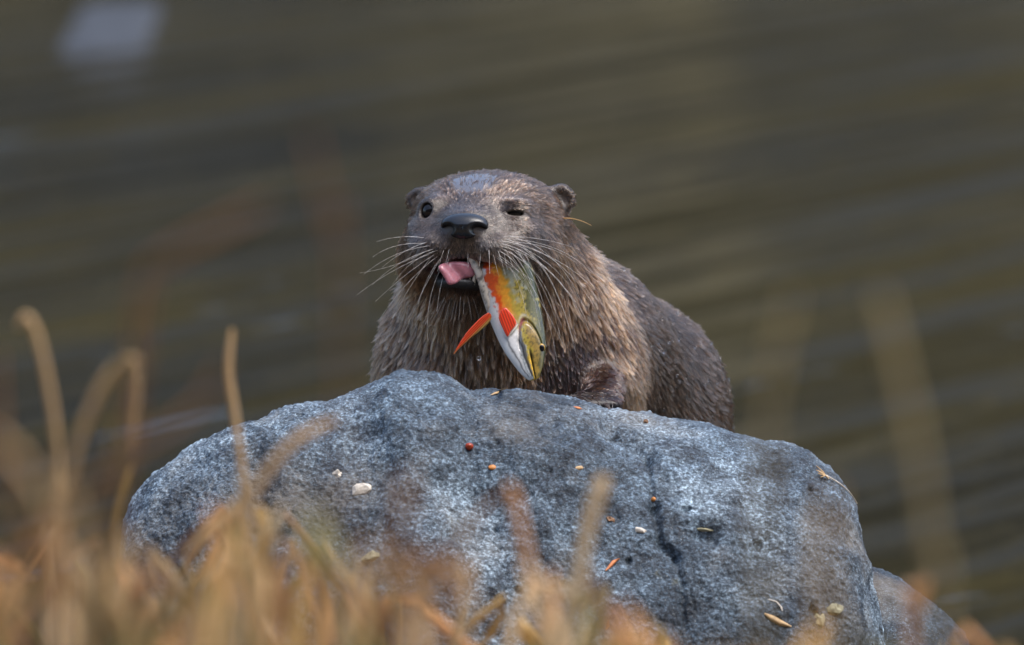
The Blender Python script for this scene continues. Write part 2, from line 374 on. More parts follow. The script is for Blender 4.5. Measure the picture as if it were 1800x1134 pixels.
# eye sockets, nostril pad seat, mouth
OPEN = [(5.2, 6.4), (6.8, 1.7)]
D = smin(D, ell((33, 42, 12.8), (12, 8.5, 2.2), -0.4), 2.5)              # fold over the narrowed eye
for (r, f, u, rad), (ow, oh) in zip(EYES, OPEN):
    sg = 1 if r > 0 else -1
    D = smin(D, ell((r, f-0.5, u), (rad+1.0, rad+1.0, rad+1.0)), 6)              # lids round the eyeball
    D = smax(D, -ell((r+sg*3, f+8, u-(0.8 if r > 0 else 0)), (ow, 15, oh), sg*-0.35), 1.0)
D = smax(D, -ell((1, 60, -41.5), (31, 30, 6.5), 0, -0.12), 4)
D = smax(D, -ell((22, 52, -44), (17, 26, 10), 0.2), 4)                       # opening the fish fills
# wrinkles above the right eye, fur relief
pts = np.stack([HRx.ravel(), HFx.ravel(), HUx.ravel()], -1) if False else None

def surface_nets(S, ax, ay, az):
    nx, ny, nz = S.shape; neg = S < 0
    c = np.zeros((nx-1, ny-1, nz-1), np.int8)
    for i in (0, 1):
        for j in (0, 1):
            for k in (0, 1): c += neg[i:nx-1+i, j:ny-1+j, k:nz-1+k]
    act = (c > 0) & (c < 8); idx = np.argwhere(act); vid = np.full(act.shape, -1, np.int64); vid[act] = np.arange(len(idx))
    corners = [(i, j, k) for i in (0, 1) for j in (0, 1) for k in (0, 1)]
    val = {cr: S[idx[:, 0]+cr[0], idx[:, 1]+cr[1], idx[:, 2]+cr[2]].astype(np.float64) for cr in corners}
    pos = {cr: np.stack([ax[idx[:, 0]+cr[0]], ay[idx[:, 1]+cr[1]], az[idx[:, 2]+cr[2]]], -1) for cr in corners}
    acc = np.zeros((len(idx), 3)); cnt = np.zeros(len(idx))
    for a in corners:
        for d in range(3):
            if a[d] == 0:
                b = list(a); b[d] = 1; b = tuple(b)
                x = (val[a] < 0) != (val[b] < 0)
                t = np.where(x, val[a]/np.where(x, val[a]-val[b], 1), 0)
                acc += np.where(x[:, None], pos[a]+t[:, None]*(pos[b]-pos[a]), 0); cnt += x
    V = acc/cnt[:, None]; faces = []
    for d in range(3):
        o1, o2 = [(1, 2), (2, 0), (0, 1)][d]
        a = [slice(None)]*3; b = [slice(None)]*3; a[d] = slice(0, -1); b[d] = slice(1, None)
        n0, n1 = neg[tuple(a)], neg[tuple(b)]; e = np.argwhere(n0 != n1)
        ok = (e[:, o1] > 0) & (e[:, o2] > 0) & (e[:, o1] < S.shape[o1]-1) & (e[:, o2] < S.shape[o2]-1); e = e[ok]
        flip = n0[tuple(e.T)]
        def g(s1, s2):
            q = e.copy(); q[:, o1] += s1; q[:, o2] += s2; return vid[tuple(q.T)]
        f = np.stack([g(-1, -1), g(0, -1), g(0, 0), g(-1, 0)], -1); f[~flip] = f[~flip][:, ::-1]; faces.append(f)
    return V, np.concatenate(faces)
OV, OF = surface_nets(D, AX, AY, AZ)
# light smoothing
E = np.concatenate([OF[:, [0, 1]], OF[:, [1, 2]], OF[:, [2, 3]], OF[:, [3, 0]]])
for it in range(3):
    acc = np.zeros_like(OV); cnt = np.zeros(len(OV))
    np.add.at(acc, E[:, 0], OV[E[:, 1]]); np.add.at(cnt, E[:, 0], 1); np.add.at(acc, E[:, 1], OV[E[:, 0]]); np.add.at(cnt, E[:, 1], 1)
    OV = OV*0.5 + 0.5*acc/cnt[:, None]
del GX, GY, GZ, HRx, HFx, HUx, D
def head_space(p):
    q = (p-H0)*1000; return q@hr, q@hf, q@hu
hR, hF, hU = head_space(OV)
# skin colour: dark hide, blackish lips, red-brown mouth
in_mouth = (((hR-4)/38)**2+((hF-58)/34)**2+((hU+42)/7.5)**2 < 1) | (((hR-22)/18)**2+((hF-52)/27)**2+((hU+44)/11)**2 < 1)
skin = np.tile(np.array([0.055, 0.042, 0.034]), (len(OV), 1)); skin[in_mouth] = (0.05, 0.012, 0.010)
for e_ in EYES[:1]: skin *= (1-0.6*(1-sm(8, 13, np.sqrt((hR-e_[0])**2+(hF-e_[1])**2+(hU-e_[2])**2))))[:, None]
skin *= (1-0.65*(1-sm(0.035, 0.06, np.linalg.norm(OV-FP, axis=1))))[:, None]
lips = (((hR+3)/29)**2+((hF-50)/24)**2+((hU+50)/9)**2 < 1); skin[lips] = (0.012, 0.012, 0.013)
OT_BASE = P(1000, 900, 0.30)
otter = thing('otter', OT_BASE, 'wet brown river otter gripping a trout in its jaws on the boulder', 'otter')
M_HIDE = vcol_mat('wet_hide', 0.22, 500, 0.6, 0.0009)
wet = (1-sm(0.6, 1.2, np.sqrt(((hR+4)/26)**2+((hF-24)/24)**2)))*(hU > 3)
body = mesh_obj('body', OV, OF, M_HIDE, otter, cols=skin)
wa_ = body.data.attributes.new('wetness', 'FLOAT', 'POINT'); wa_.data.foreach_set('value', wet.astype(np.float32))
nt = M_HIDE.node_tree; wn_ = N(nt, 'ShaderNodeAttribute'); wn_.attribute_name = 'wetness'
wr_ = ramp(nt, wn_.outputs['Fac'], [(0.0, (0.5, 0.5, 0.5)), (1.0, (0.24, 0.24, 0.24))]); nt.links.new(wr_.outputs[0], nt.nodes['Principled BSDF'].inputs['Roughness'])
nt.links.new(wn_.outputs['Fac'], nt.nodes['Principled BSDF'].inputs['Coat Weight']); nt.nodes['Principled BSDF'].inputs['Coat Roughness'].default_value = 0.22; nt.nodes['Principled BSDF'].inputs['Coat IOR'].default_value = 1.7

# ------------------------------------------------------------------ fur
Fq = OF; tri = np.concatenate([Fq[:, [0, 1, 2]], Fq[:, [0, 2, 3]]])
e1 = OV[tri[:, 1]]-OV[tri[:, 0]]; e2 = OV[tri[:, 2]]-OV[tri[:, 0]]; cr_ = np.cross(e1, e2); area = np.linalg.norm(cr_, axis=1)*0.5
vn = np.zeros_like(OV)
for k in range(3): np.add.at(vn, tri[:, k], cr_)
vn /= np.maximum(np.linalg.norm(vn, axis=1, keepdims=True), 1e-15)
tc = OV[tri].mean(1); tn = vn[tri].mean(1)
tr_, tf_, tu_ = head_space(tc)
hd = np.sqrt((tr_/66)**2+((tf_-5)/80)**2+(tu_/52)**2)              # about 1 on the head's surface
whead = 1-sm(1.05, 1.45, hd)
nose_d = np.sqrt((tr_/19)**2+((tf_-74)/12)**2+((tu_+8)/11)**2)
eye_d = np.minimum(*[np.where(tf_ > e[1]-2, np.sqrt(((tr_-e[0]-np.sign(e[0])*2)/(o_[0]+1.6))**2+((tu_-e[2]+(0.8 if e[0] > 0 else 0))/(o_[1]+1.6))**2), 9) for e, o_ in zip(EYES, OPEN)])
mouthq = (((tr_-4)/37)**2+((tf_-58)/33)**2+((tu_+42)/6.8)**2 < 1) | (((tr_-22)/18)**2+((tf_-52)/27)**2+((tu_+44)/10.5)**2 < 1)
lipq = (((tr_+3)/27)**2+((tf_-50)/22)**2+((tu_+50)/7.5)**2 < 1)
dens = np.ones(len(tri)); dens[(nose_d < 1) | (eye_d < 1.0) | mouthq | lipq] = 0
vis = (tn@np.array([0, -1, 0.1])) > -0.25; low = tc[:, 2] < 0.33
dens *= np.where(vis, 1, 0.22)*np.where(low, 0.3, 1)*np.where(tc[:, 1] > 0.40, 0.3, 1)
ear_d = np.sqrt((np.abs(tr_)-55)**2+(tf_+17)**2+(tu_-24)**2); dens[(ear_d < 10) & (tf_ > -19) & (tf_ < -8)] *= 0.8
paw_t = (1-sm(0.020, 0.032, np.linalg.norm(tc-FP, axis=1))); dens *= 1-0.85*paw_t
dens *= 1 + 1.7*whead
fore = (1-sm(0.6, 1.2, np.sqrt(((tr_+4)/24)**2+((tf_-24)/22)**2)))*(tu_ > 5); dens *= 1-0.965*fore
NH = 330000
pr = area*dens; pr /= pr.sum()
pick = RNG.choice(len(tri), NH, p=pr); r1 = np.sqrt(RNG.random(NH)); r2 = RNG.random(NH)
wts = np.stack([1-r1, r1*(1-r2), r1*r2], -1)
roots = (OV[tri[pick]]*wts[:, :, None]).sum(1); nrm = (vn[tri[pick]]*wts[:, :, None]).sum(1); nrm /= np.linalg.norm(nrm, axis=1, keepdims=True)
R_, F_, U_ = head_space(roots)
hd = np.sqrt((R_/66)**2+((F_-5)/80)**2+(U_/52)**2); wh = 1-sm(1.02, 1.5, hd)
muz = 1-sm(0.8, 2.2, np.sqrt((R_/42)**2+((F_-66)/30)**2+((U_+14)/24)**2))
chest = (1-sm(0.13, 0.17, roots[:, 1]-0.25*np.maximum(0, 0.05-roots[:, 0])))*(1-wh)
backw = 1-np.maximum(wh, chest)
def flow_at(p, n, wh_, chest_):
    away = p - L(0, 95, 6); away /= np.linalg.norm(away, axis=1, keepdims=True)
    away += np.array([0, 0, -0.35])*(head_space(p)[2] < -8)[:, None]
    cx = P(885, 600, 0.1)[0]
    down = np.stack([np.sign(p[:, 0]-cx)*np.minimum(1, np.abs(p[:, 0]-cx)/0.09)*0.45, -0.1*np.ones(len(p)), -np.ones(len(p))], -1)
    back = np.tile(np.array([0.75, 0.45, -0.62]), (len(p), 1))
    wb = np.clip(1-wh_-chest_, 0, 1)
    d = away*wh_[:, None] + down*chest_[:, None] + back*wb[:, None]
    nz = np.stack([perlin(p*16, 31), perlin(p*16, 32), perlin(p*16, 33)], -1)
    d = d/np.linalg.norm(d, axis=1, keepdims=True) + nz*0.55
    d -= (d*n).sum(1, keepdims=True)*n
    return d/np.maximum(np.linalg.norm(d, axis=1, keepdims=True), 1e-6)
flow = flow_at(roots, nrm, wh, chest)
ear_h = 1-sm(10, 15, np.sqrt((np.abs(R_)-55)**2+(F_+17)**2+(U_-24)**2))
hlen = (0.0078*wh*(1-0.65*muz) + 0.0155*chest + 0.0120*backw)*(1-0.72*ear_h)
lowface = wh*sm(-10, -30, U_); hlen += 0.004*lowface*(1-muz)
hlen *= 0.75 + 0.5*RNG.random(NH)
chin = 1-sm(0.7, 1.6, np.sqrt(((R_+4)/34)**2+((F_-40)/40)**2+((U_+52)/16)**2)); hlen *= 1-0.45*chin
lid_h = np.maximum(*[k_*(1-sm(9, 15, np.sqrt((R_-e[0])**2+(F_-e[1])**2+(U_-e[2])**2))) for e, k_ in zip(EYES, (1.0, 0.3))]); hlen *= 1-0.6*lid_h
paw_h = np.maximum(1-sm(0.05, 0.095, np.linalg.norm(roots-FP, axis=1)), 1-sm(0.04, 0.075, np.linalg.norm(roots-FL-np.array([0, 0, 0.012]), axis=1))); hlen *= 1-0.6*paw_h
lift = (0.24*chest + 0.12*backw + 0.17*wh)*(1-0.6*ear_h)
# clumps of wet locks
NC = 34000
cpick = RNG.choice(NH, NC, replace=False)
kd = KDTree(NC)
for i, c in enumerate(roots[cpick]): kd.insert(c, i)
kd.balance()
cl = np.fromiter((kd.find(p)[1] for p in roots.tolist()), np.int64, NH)
cid = cpick[cl]
jit = RNG.normal(size=(NH, 3))*0.12
hdir = flow + nrm*lift[:, None] + jit*(0.5+0.5*chest)[:, None]; hdir /= np.linalg.norm(hdir, axis=1, keepdims=True)
cdirj = flow + nrm*(lift*1.15)[:, None] + RNG.normal(size=(NH, 3))*0.10
cdirj /= np.linalg.norm(cdirj, axis=1, keepdims=True)
clen = hlen[cid]*(0.85+0.4*RNG.random(NC)[cl])
ctip = roots[cid] + cdirj[cid]*clen[:, None] - np.array([0, 0, 1])*(0.12*clen)[:, None]
KP = 6; tt = np.linspace(0, 1, KP)
pts = np.zeros((NH, KP, 3))
cst = (0.92*chest + 0.84*backw + 0.70*wh)*(0.75+0.35*RNG.random(NH))
stray = RNG.random(NH) < 0.06; cst[stray] *= 0.25
for k, t in enumerate(tt):
    own = roots + hdir*(hlen*t)[:, None] - nrm*(hlen*0.16*t*t)[:, None] - np.array([0, 0, 1])*(0.10*hlen*t*t)[:, None]
    gd = roots[cid] + (ctip-roots[cid])*t + (roots-roots[cid])*(1-t)[..., None] if False else roots + (ctip-roots)*t
    w = (cst*(t**0.9))[:, None]; pts[:, k] = own*(1-w) + gd*w
rad = (0.00019 + 0.00010*chest + 0.00006*backw)[:, None]*np.array([1.0, 1.05, 1.0, 0.85, 0.6, 0.15])[None, :]
# colours (reflectance of the hair): grey-brown head, warm lower neck, dark back
cn = RNG.random(NC)[cl]; lr = fbm(roots*22, 3, 51)
c_head = np.array([0.115, 0.070, 0.044]); c_chest = np.array([0.165, 0.090, 0.047]); c_back = np.array([0.085, 0.056, 0.040]); c_muz = np.array([0.105, 0.080, 0.066])
cheek = wh*sm(4, -20, U_)*(1-muz)
colr = (c_head*(wh*(1-cheek))[:, None] + c_chest*(chest+cheek)[:, None] + c_back*backw[:, None])
colr = colr*(1-muz)[:, None] + c_muz*muz[:, None]
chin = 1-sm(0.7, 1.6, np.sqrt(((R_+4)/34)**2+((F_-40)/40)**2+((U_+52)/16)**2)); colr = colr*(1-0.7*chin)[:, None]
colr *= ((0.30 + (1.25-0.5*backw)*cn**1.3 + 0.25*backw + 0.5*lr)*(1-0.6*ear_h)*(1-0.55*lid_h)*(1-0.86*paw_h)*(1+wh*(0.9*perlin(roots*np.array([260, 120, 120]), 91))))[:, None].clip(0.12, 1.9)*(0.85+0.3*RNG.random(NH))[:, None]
cu = bpy.data.hair_curves.new('fur'); cu.add_curves([KP]*NH)
cu.attributes['position'].data.foreach_set('vector', pts.astype(np.float32).ravel())
ra = cu.attributes.get('radius') or cu.attributes.new('radius', 'FLOAT', 'POINT'); ra.data.foreach_set('value', rad.astype(np.float32).ravel())
ca = cu.attributes.new('hair_color', 'FLOAT_COLOR', 'CURVE')
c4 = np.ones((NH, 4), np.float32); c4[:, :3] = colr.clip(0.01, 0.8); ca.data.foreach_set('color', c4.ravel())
m = bpy.data.materials.new('otter_fur'); m.use_nodes = True; nt = m.node_tree; nt.nodes.remove(nt.nodes['Principled BSDF'])
hb = nt.nodes.new('ShaderNodeBsdfHairPrincipled'); hb.parametrization = 'COLOR'
at = N(nt, 'ShaderNodeAttribute'); at.attribute_name = 'hair_color'
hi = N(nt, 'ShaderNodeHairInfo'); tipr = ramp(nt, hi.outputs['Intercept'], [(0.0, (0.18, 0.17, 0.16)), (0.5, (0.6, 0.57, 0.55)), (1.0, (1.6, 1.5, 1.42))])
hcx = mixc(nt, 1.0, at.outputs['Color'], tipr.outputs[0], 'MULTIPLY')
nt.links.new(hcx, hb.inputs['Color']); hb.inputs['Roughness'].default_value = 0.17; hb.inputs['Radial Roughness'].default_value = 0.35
hb.inputs['Coat'].default_value = 0.5 if 'Coat' in hb.inputs else 0
nt.links.new(hb.outputs[0], nt.nodes['Material Output'].inputs[0])
cu.materials.append(m)
fur = bpy.data.objects.new('fur', cu); COL.objects.link(fur); fur.parent = otter; fur.location = -Vector(otter.location)
fur['kind'] = 'stuff'

# ------------------------------------------------------------------ otter details
OB = BVHTree.FromPolygons(OV.tolist(), OF.tolist())
def on_otter(u, v, fallback=0.0):
    h = OB.ray_cast(Vector(CAM), ray(u, v))
    return np.array(h[0]) if h[0] else P(u, v, fallback)
def blob(c, r, name, mat, parent, rot=None, seg=24, cols=None, fn=None):
    bm = bmesh.new(); bmesh.ops.create_uvsphere(bm, u_segments=seg, v_segments=seg*2//3, radius=1)
    v = np.array([x.co[:] for x in bm.verts]); f = [[y.index for y in x.verts] for x in bm.faces]; bm.free()
    if fn: v = fn(v)
    v = v*np.array(r)
    if rot is not None: v = v@np.array(rot)
    return mesh_obj(name, v+np.array(c), f, mat, parent)
HB = np.stack([hr, hf, hu])          # rows: local axes -> world
M_EYE = simple_mat('eye_black', (0.006, 0.005, 0.005), 0.04, 0.1, 50); M_EYE.node_tree.nodes['Principled BSDF'].inputs['IOR'].default_value = 1.38
for (r, f, u, rad_) in EYES:
    blob(L(r, f, u), (rad_*0.001, rad_*0.001, rad_*0.001), 'eye', M_EYE, otter, HB)
# nose leather
def nose_shape():
    nu, nv = 64, 40; V = []
    a = np.linspace(0, 2*np.pi, nu, endpoint=False); t = np.linspace(0, 1, nv)
    A, T = np.meshgrid(a, t, indexing='ij')
    x, y = np.cos(A), np.sin(A)
    # frontal outline: broad rounded top, narrow lower lip between the nostrils
    wx = 17.2*np.where(y < 0, 1-0.42*(-y)**1.3, 1-0.10*y**3); hy = np.where(y > 0, 9.2, 10.2)
    ox, oy = np.sign(x)*np.abs(x)**0.85*wx, np.sign(y)*np.abs(y)**0.85*hy
    rr = np.sin(T*np.pi/2)                 # T=0 centre of the face, 1 = rim
    X = ox*rr; Z = oy*rr; Y = 9.5*np.sqrt(np.clip(1-rr**2.6, 0, 1)) + 0.10*Z*-1
    Y = Y - 0.18*np.maximum(Z, 0)
    for s in (-1, 1):
        q = ((X-s*11.0)/4.6)**2+((Z+3.2)/3.4)**2; Y -= 8.0*np.exp(-q**1.5)
        q2 = ((X-s*15.0)/3.0)**2+((Z+4.5)/2.0)**2; Y -= 3.5*np.exp(-q2)
    Y -= 0.7*np.exp(-(X/1.1)**2)*(Z < -1)
    return np.stack([X, Y, Z], -1).reshape(-1, 3), grid_faces(nu, nv, True, False)
nv_, nf_ = nose_shape()
nv_ = L(0, 70.5, -9) + (nv_*0.00110)@HB
M_NOSE = simple_mat('nose_leather', (0.006, 0.007, 0.009), 0.27, 0.25, 900, 0.35)
mesh_obj('nose', nv_, nf_, M_NOSE, otter)
# tongue
def slab(outline, Yf, thick, name, mat, parent, n=14, cols=None, bend=None):
    """thin body filling an outline of photo positions; Yf(u, v) gives its depth"""
    o = np.array(outline, float); c = o.mean(0)
    # smooth closed outline
    M_ = 48; idx = np.linspace(0, len(o), M_, endpoint=False); i0 = np.floor(idx).astype(int) % len(o); fr = (idx-np.floor(idx))[:, None]
    g = lambda k: o[(i0+k) % len(o)]
    cr = 0.5*((2*g(0))+(-g(-1)+g(1))*fr+(2*g(-1)-5*g(0)+4*g(1)-g(2))*fr**2+(-g(-1)+3*g(0)-3*g(1)+g(2))*fr**3)
    V = []; C_ = []
    for side in (-1, 1):
        for k in range(n):
            t = k/(n-1); ring = c + (cr-c)*t
            th = thick*0.5*math.sqrt(max(0, 1-t**4))
            for (u, v) in ring: V.append(P(u, v, Yf(u, v)+side*th)); C_.append((u, v))
    nr = M_; f = grid_faces(n, nr, False, True); F = np.concatenate([f, f[:, ::-1]+n*nr])
    colsv = None if cols is None else np.array([cols(u, v) for u, v in C_])
    return mesh_obj(name, np.array(V), F, mat, parent, cols=colsv)
M_TONGUE = simple_mat('tongue_flesh', (0.40, 0.15, 0.18), 0.25, 0.18, 350, 0.4, Subsurface_Weight=0.15)
YM = L(-10, 60, -38)[1]
slab([(771, 470), (782, 462), (800, 460), (828, 462), (842, 474), (833, 485), (815, 491), (800, 499), (788, 500), (781, 488)],
     lambda u, v: YM-0.010+0.00022*(u-771)*0.6 + 0.0035*math.exp(-((u-v*0.9-372)/14)**2) - 0.00012*(v-462), 0.006, 'tongue', M_TONGUE, otter)
M_TOOTH = simple_mat('tooth_enamel', (0.7, 0.66, 0.55), 0.25, 0.1, 100)
def tooth(u, v, h, dirn, Y):
    bm = bmesh.new(); bmesh.ops.create_cone(bm, cap_ends=True, segments=10, radius1=0.0022, radius2=0.0004, depth=h)
    M_ = Matrix.Translation(Vector(P(u, v, Y))) @ Vector(dirn).to_track_quat('Z', 'Y').to_matrix().to_4x4()
    bm.transform(M_); vv = [x.co[:] for x in bm.verts]; ff = [[y.index for y in x.verts] for x in bm.faces]; bm.free()
    mesh_obj('tooth', vv, ff, M_TOOTH, otter)
tooth(833, 490, 0.009, (0.15, -0.1, 1), YM-0.004); tooth(826, 494, 0.005, (0, -0.1, 1), YM-0.004); tooth(820, 496, 0.004, (0, -0.1, 1), YM-0.003)
# whiskers
m, nt, b = new_mat('whisker'); b.inputs['Base Color'].default_value = (0.62, 0.60, 0.56, 1); b.inputs['Roughness'].default_value = 0.25
wa = noise(nt, 300, 2, 0.5, obj_coord(nt)); rr_ = ramp(nt, wa.outputs[0], [(0.35, (0.30, 0.26, 0.22)), (0.65, (0.62, 0.60, 0.57))]); nt.links.new(rr_.outputs[0], b.inputs['Base Color'])
M_WH = m
def tube(pts, r0, r1, nseg=14, ns=5):
    p = np.array(pts, float); t = np.linspace(0, 1, nseg)[:, None]
    if len(p) == 3: q = (1-t)**2*p[0]+2*t*(1-t)*p[1]+t*t*p[2]
    else: q = (1-t)**3*p[0]+3*t*(1-t)**2*p[1]+3*t*t*(1-t)*p[2]+t**3*p[3]
    d = np.gradient(q, axis=0); d /= np.linalg.norm(d, axis=1, keepdims=True)
    a = np.cross(d, [0.3, 0.9, 0.2]); a /= np.linalg.norm(a, axis=1, keepdims=True); b_ = np.cross(d, a)
    ang = np.linspace(0, 2*np.pi, ns, endpoint=False); r = (r0+(r1-r0)*t)
    V = q[:, None]+r[:, None]*(np.cos(ang)[None, :, None]*a[:, None]+np.sin(ang)[None, :, None]*b_[:, None])
    F = grid_faces(nseg, ns, False, True).tolist(); V = V.reshape(-1, 3)
    F.append(list(range(ns))[::-1]); F.append([(nseg-1)*ns+i for i in range(ns)])
    return V, F
def whisker(a, mid, e, r0=0.00018, ydir=-0.02):
    p0 = on_otter(*a); V, F = tube([p0, P(*mid, p0[1]+ydir*0.6), P(*e, p0[1]+ydir)], r0, 0.00006)
    mesh_obj('whisker', V, F, M_WH, otter)
rw = random.Random(5)
for (a, mid, e) in [((748, 428), (690, 425), (655, 452)), ((756, 432), (690, 440), (640, 482)), ((752, 440), (700, 470), (632, 480)), ((760, 445), (690, 470), (628, 518)),
                    ((766, 446), (712, 480), (660, 530)), ((770, 450), (715, 490), (668, 560)), ((745, 418), (700, 412), (662, 425)), ((758, 452), (720, 500), (690, 560)),
                    ((776, 452), (735, 520), (712, 585)), ((784, 455), (745, 520), (752, 600)), ((762, 438), (700, 455), (655, 500)), ((770, 440), (722, 452), (690, 500)),
                    ((780, 448), (750, 480), (735, 535)), ((790, 452), (772, 500), (768, 548)), ((752, 425), (705, 440), (672, 470)),
                    ((862, 430), (950, 440), (1010, 530)), ((870, 426), (960, 440), (1030, 560)), ((878, 424), (980, 430), (1045, 540)), ((884, 430), (950, 460), (985, 590)),
                    ((890, 424), (990, 450), (1040, 505)), ((874, 440), (930, 460), (950, 580)), ((866, 444), (925, 470), (945, 545)), ((880, 436), (955, 470), (975, 545)),
                    ((895, 420), (980, 425), (1030, 470)), ((886, 416), (960, 415), (1020, 440)), ((900, 428), (960, 450), (1000, 500)), ((860, 446), (905, 470), (935, 520)),
                    ((892, 438), (945, 480), (960, 610)), ((902, 434), (985, 470), (1035, 580)), ((908, 426), (970, 430), (1010, 460)), ((896, 446), (938, 500), (992, 610)), ((884, 420), (962, 428), (1008, 600)), ((898, 416), (985, 436), (1026, 540)), ((876, 446), (916, 480), (928, 570)), ((906, 440), (955, 490), (980, 640)), ((912, 432), (975, 465), (1012, 620)), ((870, 448), (900, 470), (948, 500))]:
    whisker(a, mid, e, ydir=-0.006)
for i in range(14):     # short lip bristles
    u0_ = rw.uniform(770, 925); v0_ = 446 - abs(u0_-830)*0.06 + rw.uniform(-6, 4); du = (u0_-835)*0.22 + rw.uniform(-5, 5)
    whisker((u0_, v0_), (u0_+du*0.4, v0_+rw.uniform(10, 18)), (u0_+du, v0_+rw.uniform(22, 44)), 0.00016, -0.006)
for i in range(12):     # chin bristles
    u0_ = rw.uniform(785, 842); du = (u0_-815)*0.9+rw.uniform(-6, 6)
    whisker((u0_, 512+rw.uniform(0, 6)), (u0_+du*0.5, 530), (u0_+du, 550+rw.uniform(0, 14)), 0.0002, -0.004)
V, F = tube([on_otter(990, 384), P(1015, 382, 0.06), P(1040, 397, 0.055)], 0.0005, 0.0001); mesh_obj('whisker', V, F, simple_mat('straw_hair', (0.5, 0.3, 0.12), 0.5), otter)
# beads of water on the coat
bm = bmesh.new()
vis_i = np.where((backw > 0.5) & (nrm[:, 1] < 0.1) & (roots[:, 2] > 0.38))[0]
for i in RNG.choice(vis_i, 160, replace=False):
    p = pts[i, 4]+nrm[i]*0.001; bmesh.ops.create_icosphere(bm, subdivisions=1, radius=float(RNG.uniform(0.0006, 0.0015)), matrix=Matrix.Translation(Vector(p)))
hi_ = np.where((wh > 0.6) & (U_ > 14) & (nrm[:, 1] < 0.1))[0]
for i in RNG.choice(hi_, 40, replace=False):
    bmesh.ops.create_icosphere(bm, subdivisions=1, radius=float(RNG.uniform(0.0004, 0.0008)), matrix=Matrix.Translation(Vector(pts[i, 4])))
me = bpy.data.meshes.new('water_beads'); bm.to_mesh(me); bm.free()
m, nt, b = new_mat('water_bead'); b.inputs['Base Color'].default_value = (0.9, 0.95, 1, 1); b.inputs['Roughness'].default_value = 0.02; b.inputs['Transmission Weight'].default_value = 1; b.inputs['IOR'].default_value = 1.33
M_BEAD = m
finish('water_beads', me, m, otter)['kind'] = 'stuff'

# ------------------------------------------------------------------ the trout
YF = YM + 0.005
AXIS = [(862, 415), (876, 450), (888, 485), (900, 530), (913, 575), (925, 615), (934, 650), (940, 668)]
HALF = [30, 46, 50, 48, 44, 36, 21, 8]      # half depth of the fish, photo pixels
nt_, na_ = 190, 150
ti = np.linspace(0, 1, nt_); kn = np.linspace(0, 1, len(AXIS))
def spl(vals):
    vals = np.array(vals, float); x = ti*(len(vals)-1); i = np.clip(np.floor(x).astype(int), 0, len(vals)-2); f = x-i
    g = lambda k: vals[np.clip(i+k, 0, len(vals)-1)]
    return 0.5*(2*g(0)+(-g(-1)+g(1))*f+(2*g(-1)-5*g(0)+4*g(1)-g(2))*f**2+(-g(-1)+3*g(0)-3*g(1)+g(2))*f**3)
au, av, ah = spl([a[0] for a in AXIS]), spl([a[1] for a in AXIS]), np.maximum(spl(HALF), 3)
ah[-6:] *= np.sqrt(np.linspace(1, 0.15, 6))
tx, ty = np.gradient(au), np.gradient(av); tl = np.hypot(tx, ty); ex, ey = -ty/tl, tx/tl          # towards the back (image right)
ex, ey = np.where(ex < 0, -ex, ex), np.where(ex < 0, -ey, ey)
ang = np.linspace(0, 2*np.pi, na_, endpoint=False)
TT, AA = np.meshgrid(ti, ang, indexing='ij'); W = np.cos(AA); S_ = np.sin(AA)
yax = YF - 0.004 + 0.030*sm(0.30, 1.0, ti)*-1 + 0.035*sm(0.22, 0.0, ti)
thk = ah*0.00044*0.62
fu = au[:, None]+ah[:, None]*W*ex[:, None]; fv = av[:, None]+ah[:, None]*W*ey[:, None]
fy = yax[:, None] - thk[:, None]*np.sign(S_)*np.abs(S_)**0.9
# relief: gill cover edge, mouth slit
GT = 0.545+0.10*((W-0.25)/0.42)**2
gill = np.exp(-((TT-GT)/0.012)**2)*(np.abs(W-0.25) < 0.55)
mouthline = np.exp(-((W-(0.18+0.25*(TT-0.78)))/0.05)**2)*sm(0.70, 0.76, TT)
cover = sm(0.0, 0.02, TT-GT)*(1-sm(0.62, 0.75, TT))
front = S_ > 0
fy = fy + np.where(front, 0.0022*gill + 0.0030*mouthline - 0.0012*cover, 0)
FV = np.array([P(a, b_, c) for a, b_, c in zip(fu.ravel(), fv.ravel(), fy.ravel())])
fp = np.stack([fu.ravel()*0.05, fv.ravel()*0.05, fy.ravel()*20], -1)
n1 = fbm(fp*1.2, 4, 3).reshape(W.shape); n2 = fbm(fp*4, 3, 8).reshape(W.shape); n3 = perlin(fp*2.2+7, 12).reshape(W.shape)
def lerp(a, b_, t): return a*(1-t[..., None])+np.array(b_)*t[..., None]
w = W + n1*0.30 + n2*0.10
c = np.tile(np.array([0.78, 0.75, 0.70]), W.shape+(1,))                               # white belly
c = lerp(c, (0.25, 0.24, 0.22), sm(0.12, 0.4, n2)*(W < -0.6)*(TT < 0.5)*0.8)            # grey mottles of the belly edge
c = lerp(c, (0.85, 0.10, 0.012), sm(-0.72, -0.60, w)*(1-sm(0.42, 0.54, TT+0.12*n1)))
c = lerp(c, (0.80, 0.33, 0.03), sm(-0.48, -0.25, w)*(1-sm(0.46, 0.58, TT)))
c = lerp(c, (0.36, 0.27, 0.04), sm(-0.22, 0.05, w))
c = lerp(c, (0.27, 0.29, 0.23), sm(-0.08, 0.12, w)*(1-sm(0.45, 0.7, w))*(1-sm(0.30, 0.44, TT+0.2*n1)))   # silvery patch
c = lerp(c, (0.085, 0.085, 0.02), sm(0.36, 0.62, w))
c = lerp(c, (0.03, 0.034, 0.010), sm(0.75, 0.95, w))
c = lerp(c, (0.70, 0.05, 0.03), sm(0.02, 0.22, n1+0.4*n2)*np.exp(-((TT-0.50)/0.06)**2)*np.exp(-((W+0.42)/0.22)**2)*0.8)
spots = sm(0.22, 0.34, n3)*(w > 0.0)*(TT < 0.6); c = lerp(c, (0.42, 0.34, 0.08), spots*0.7)
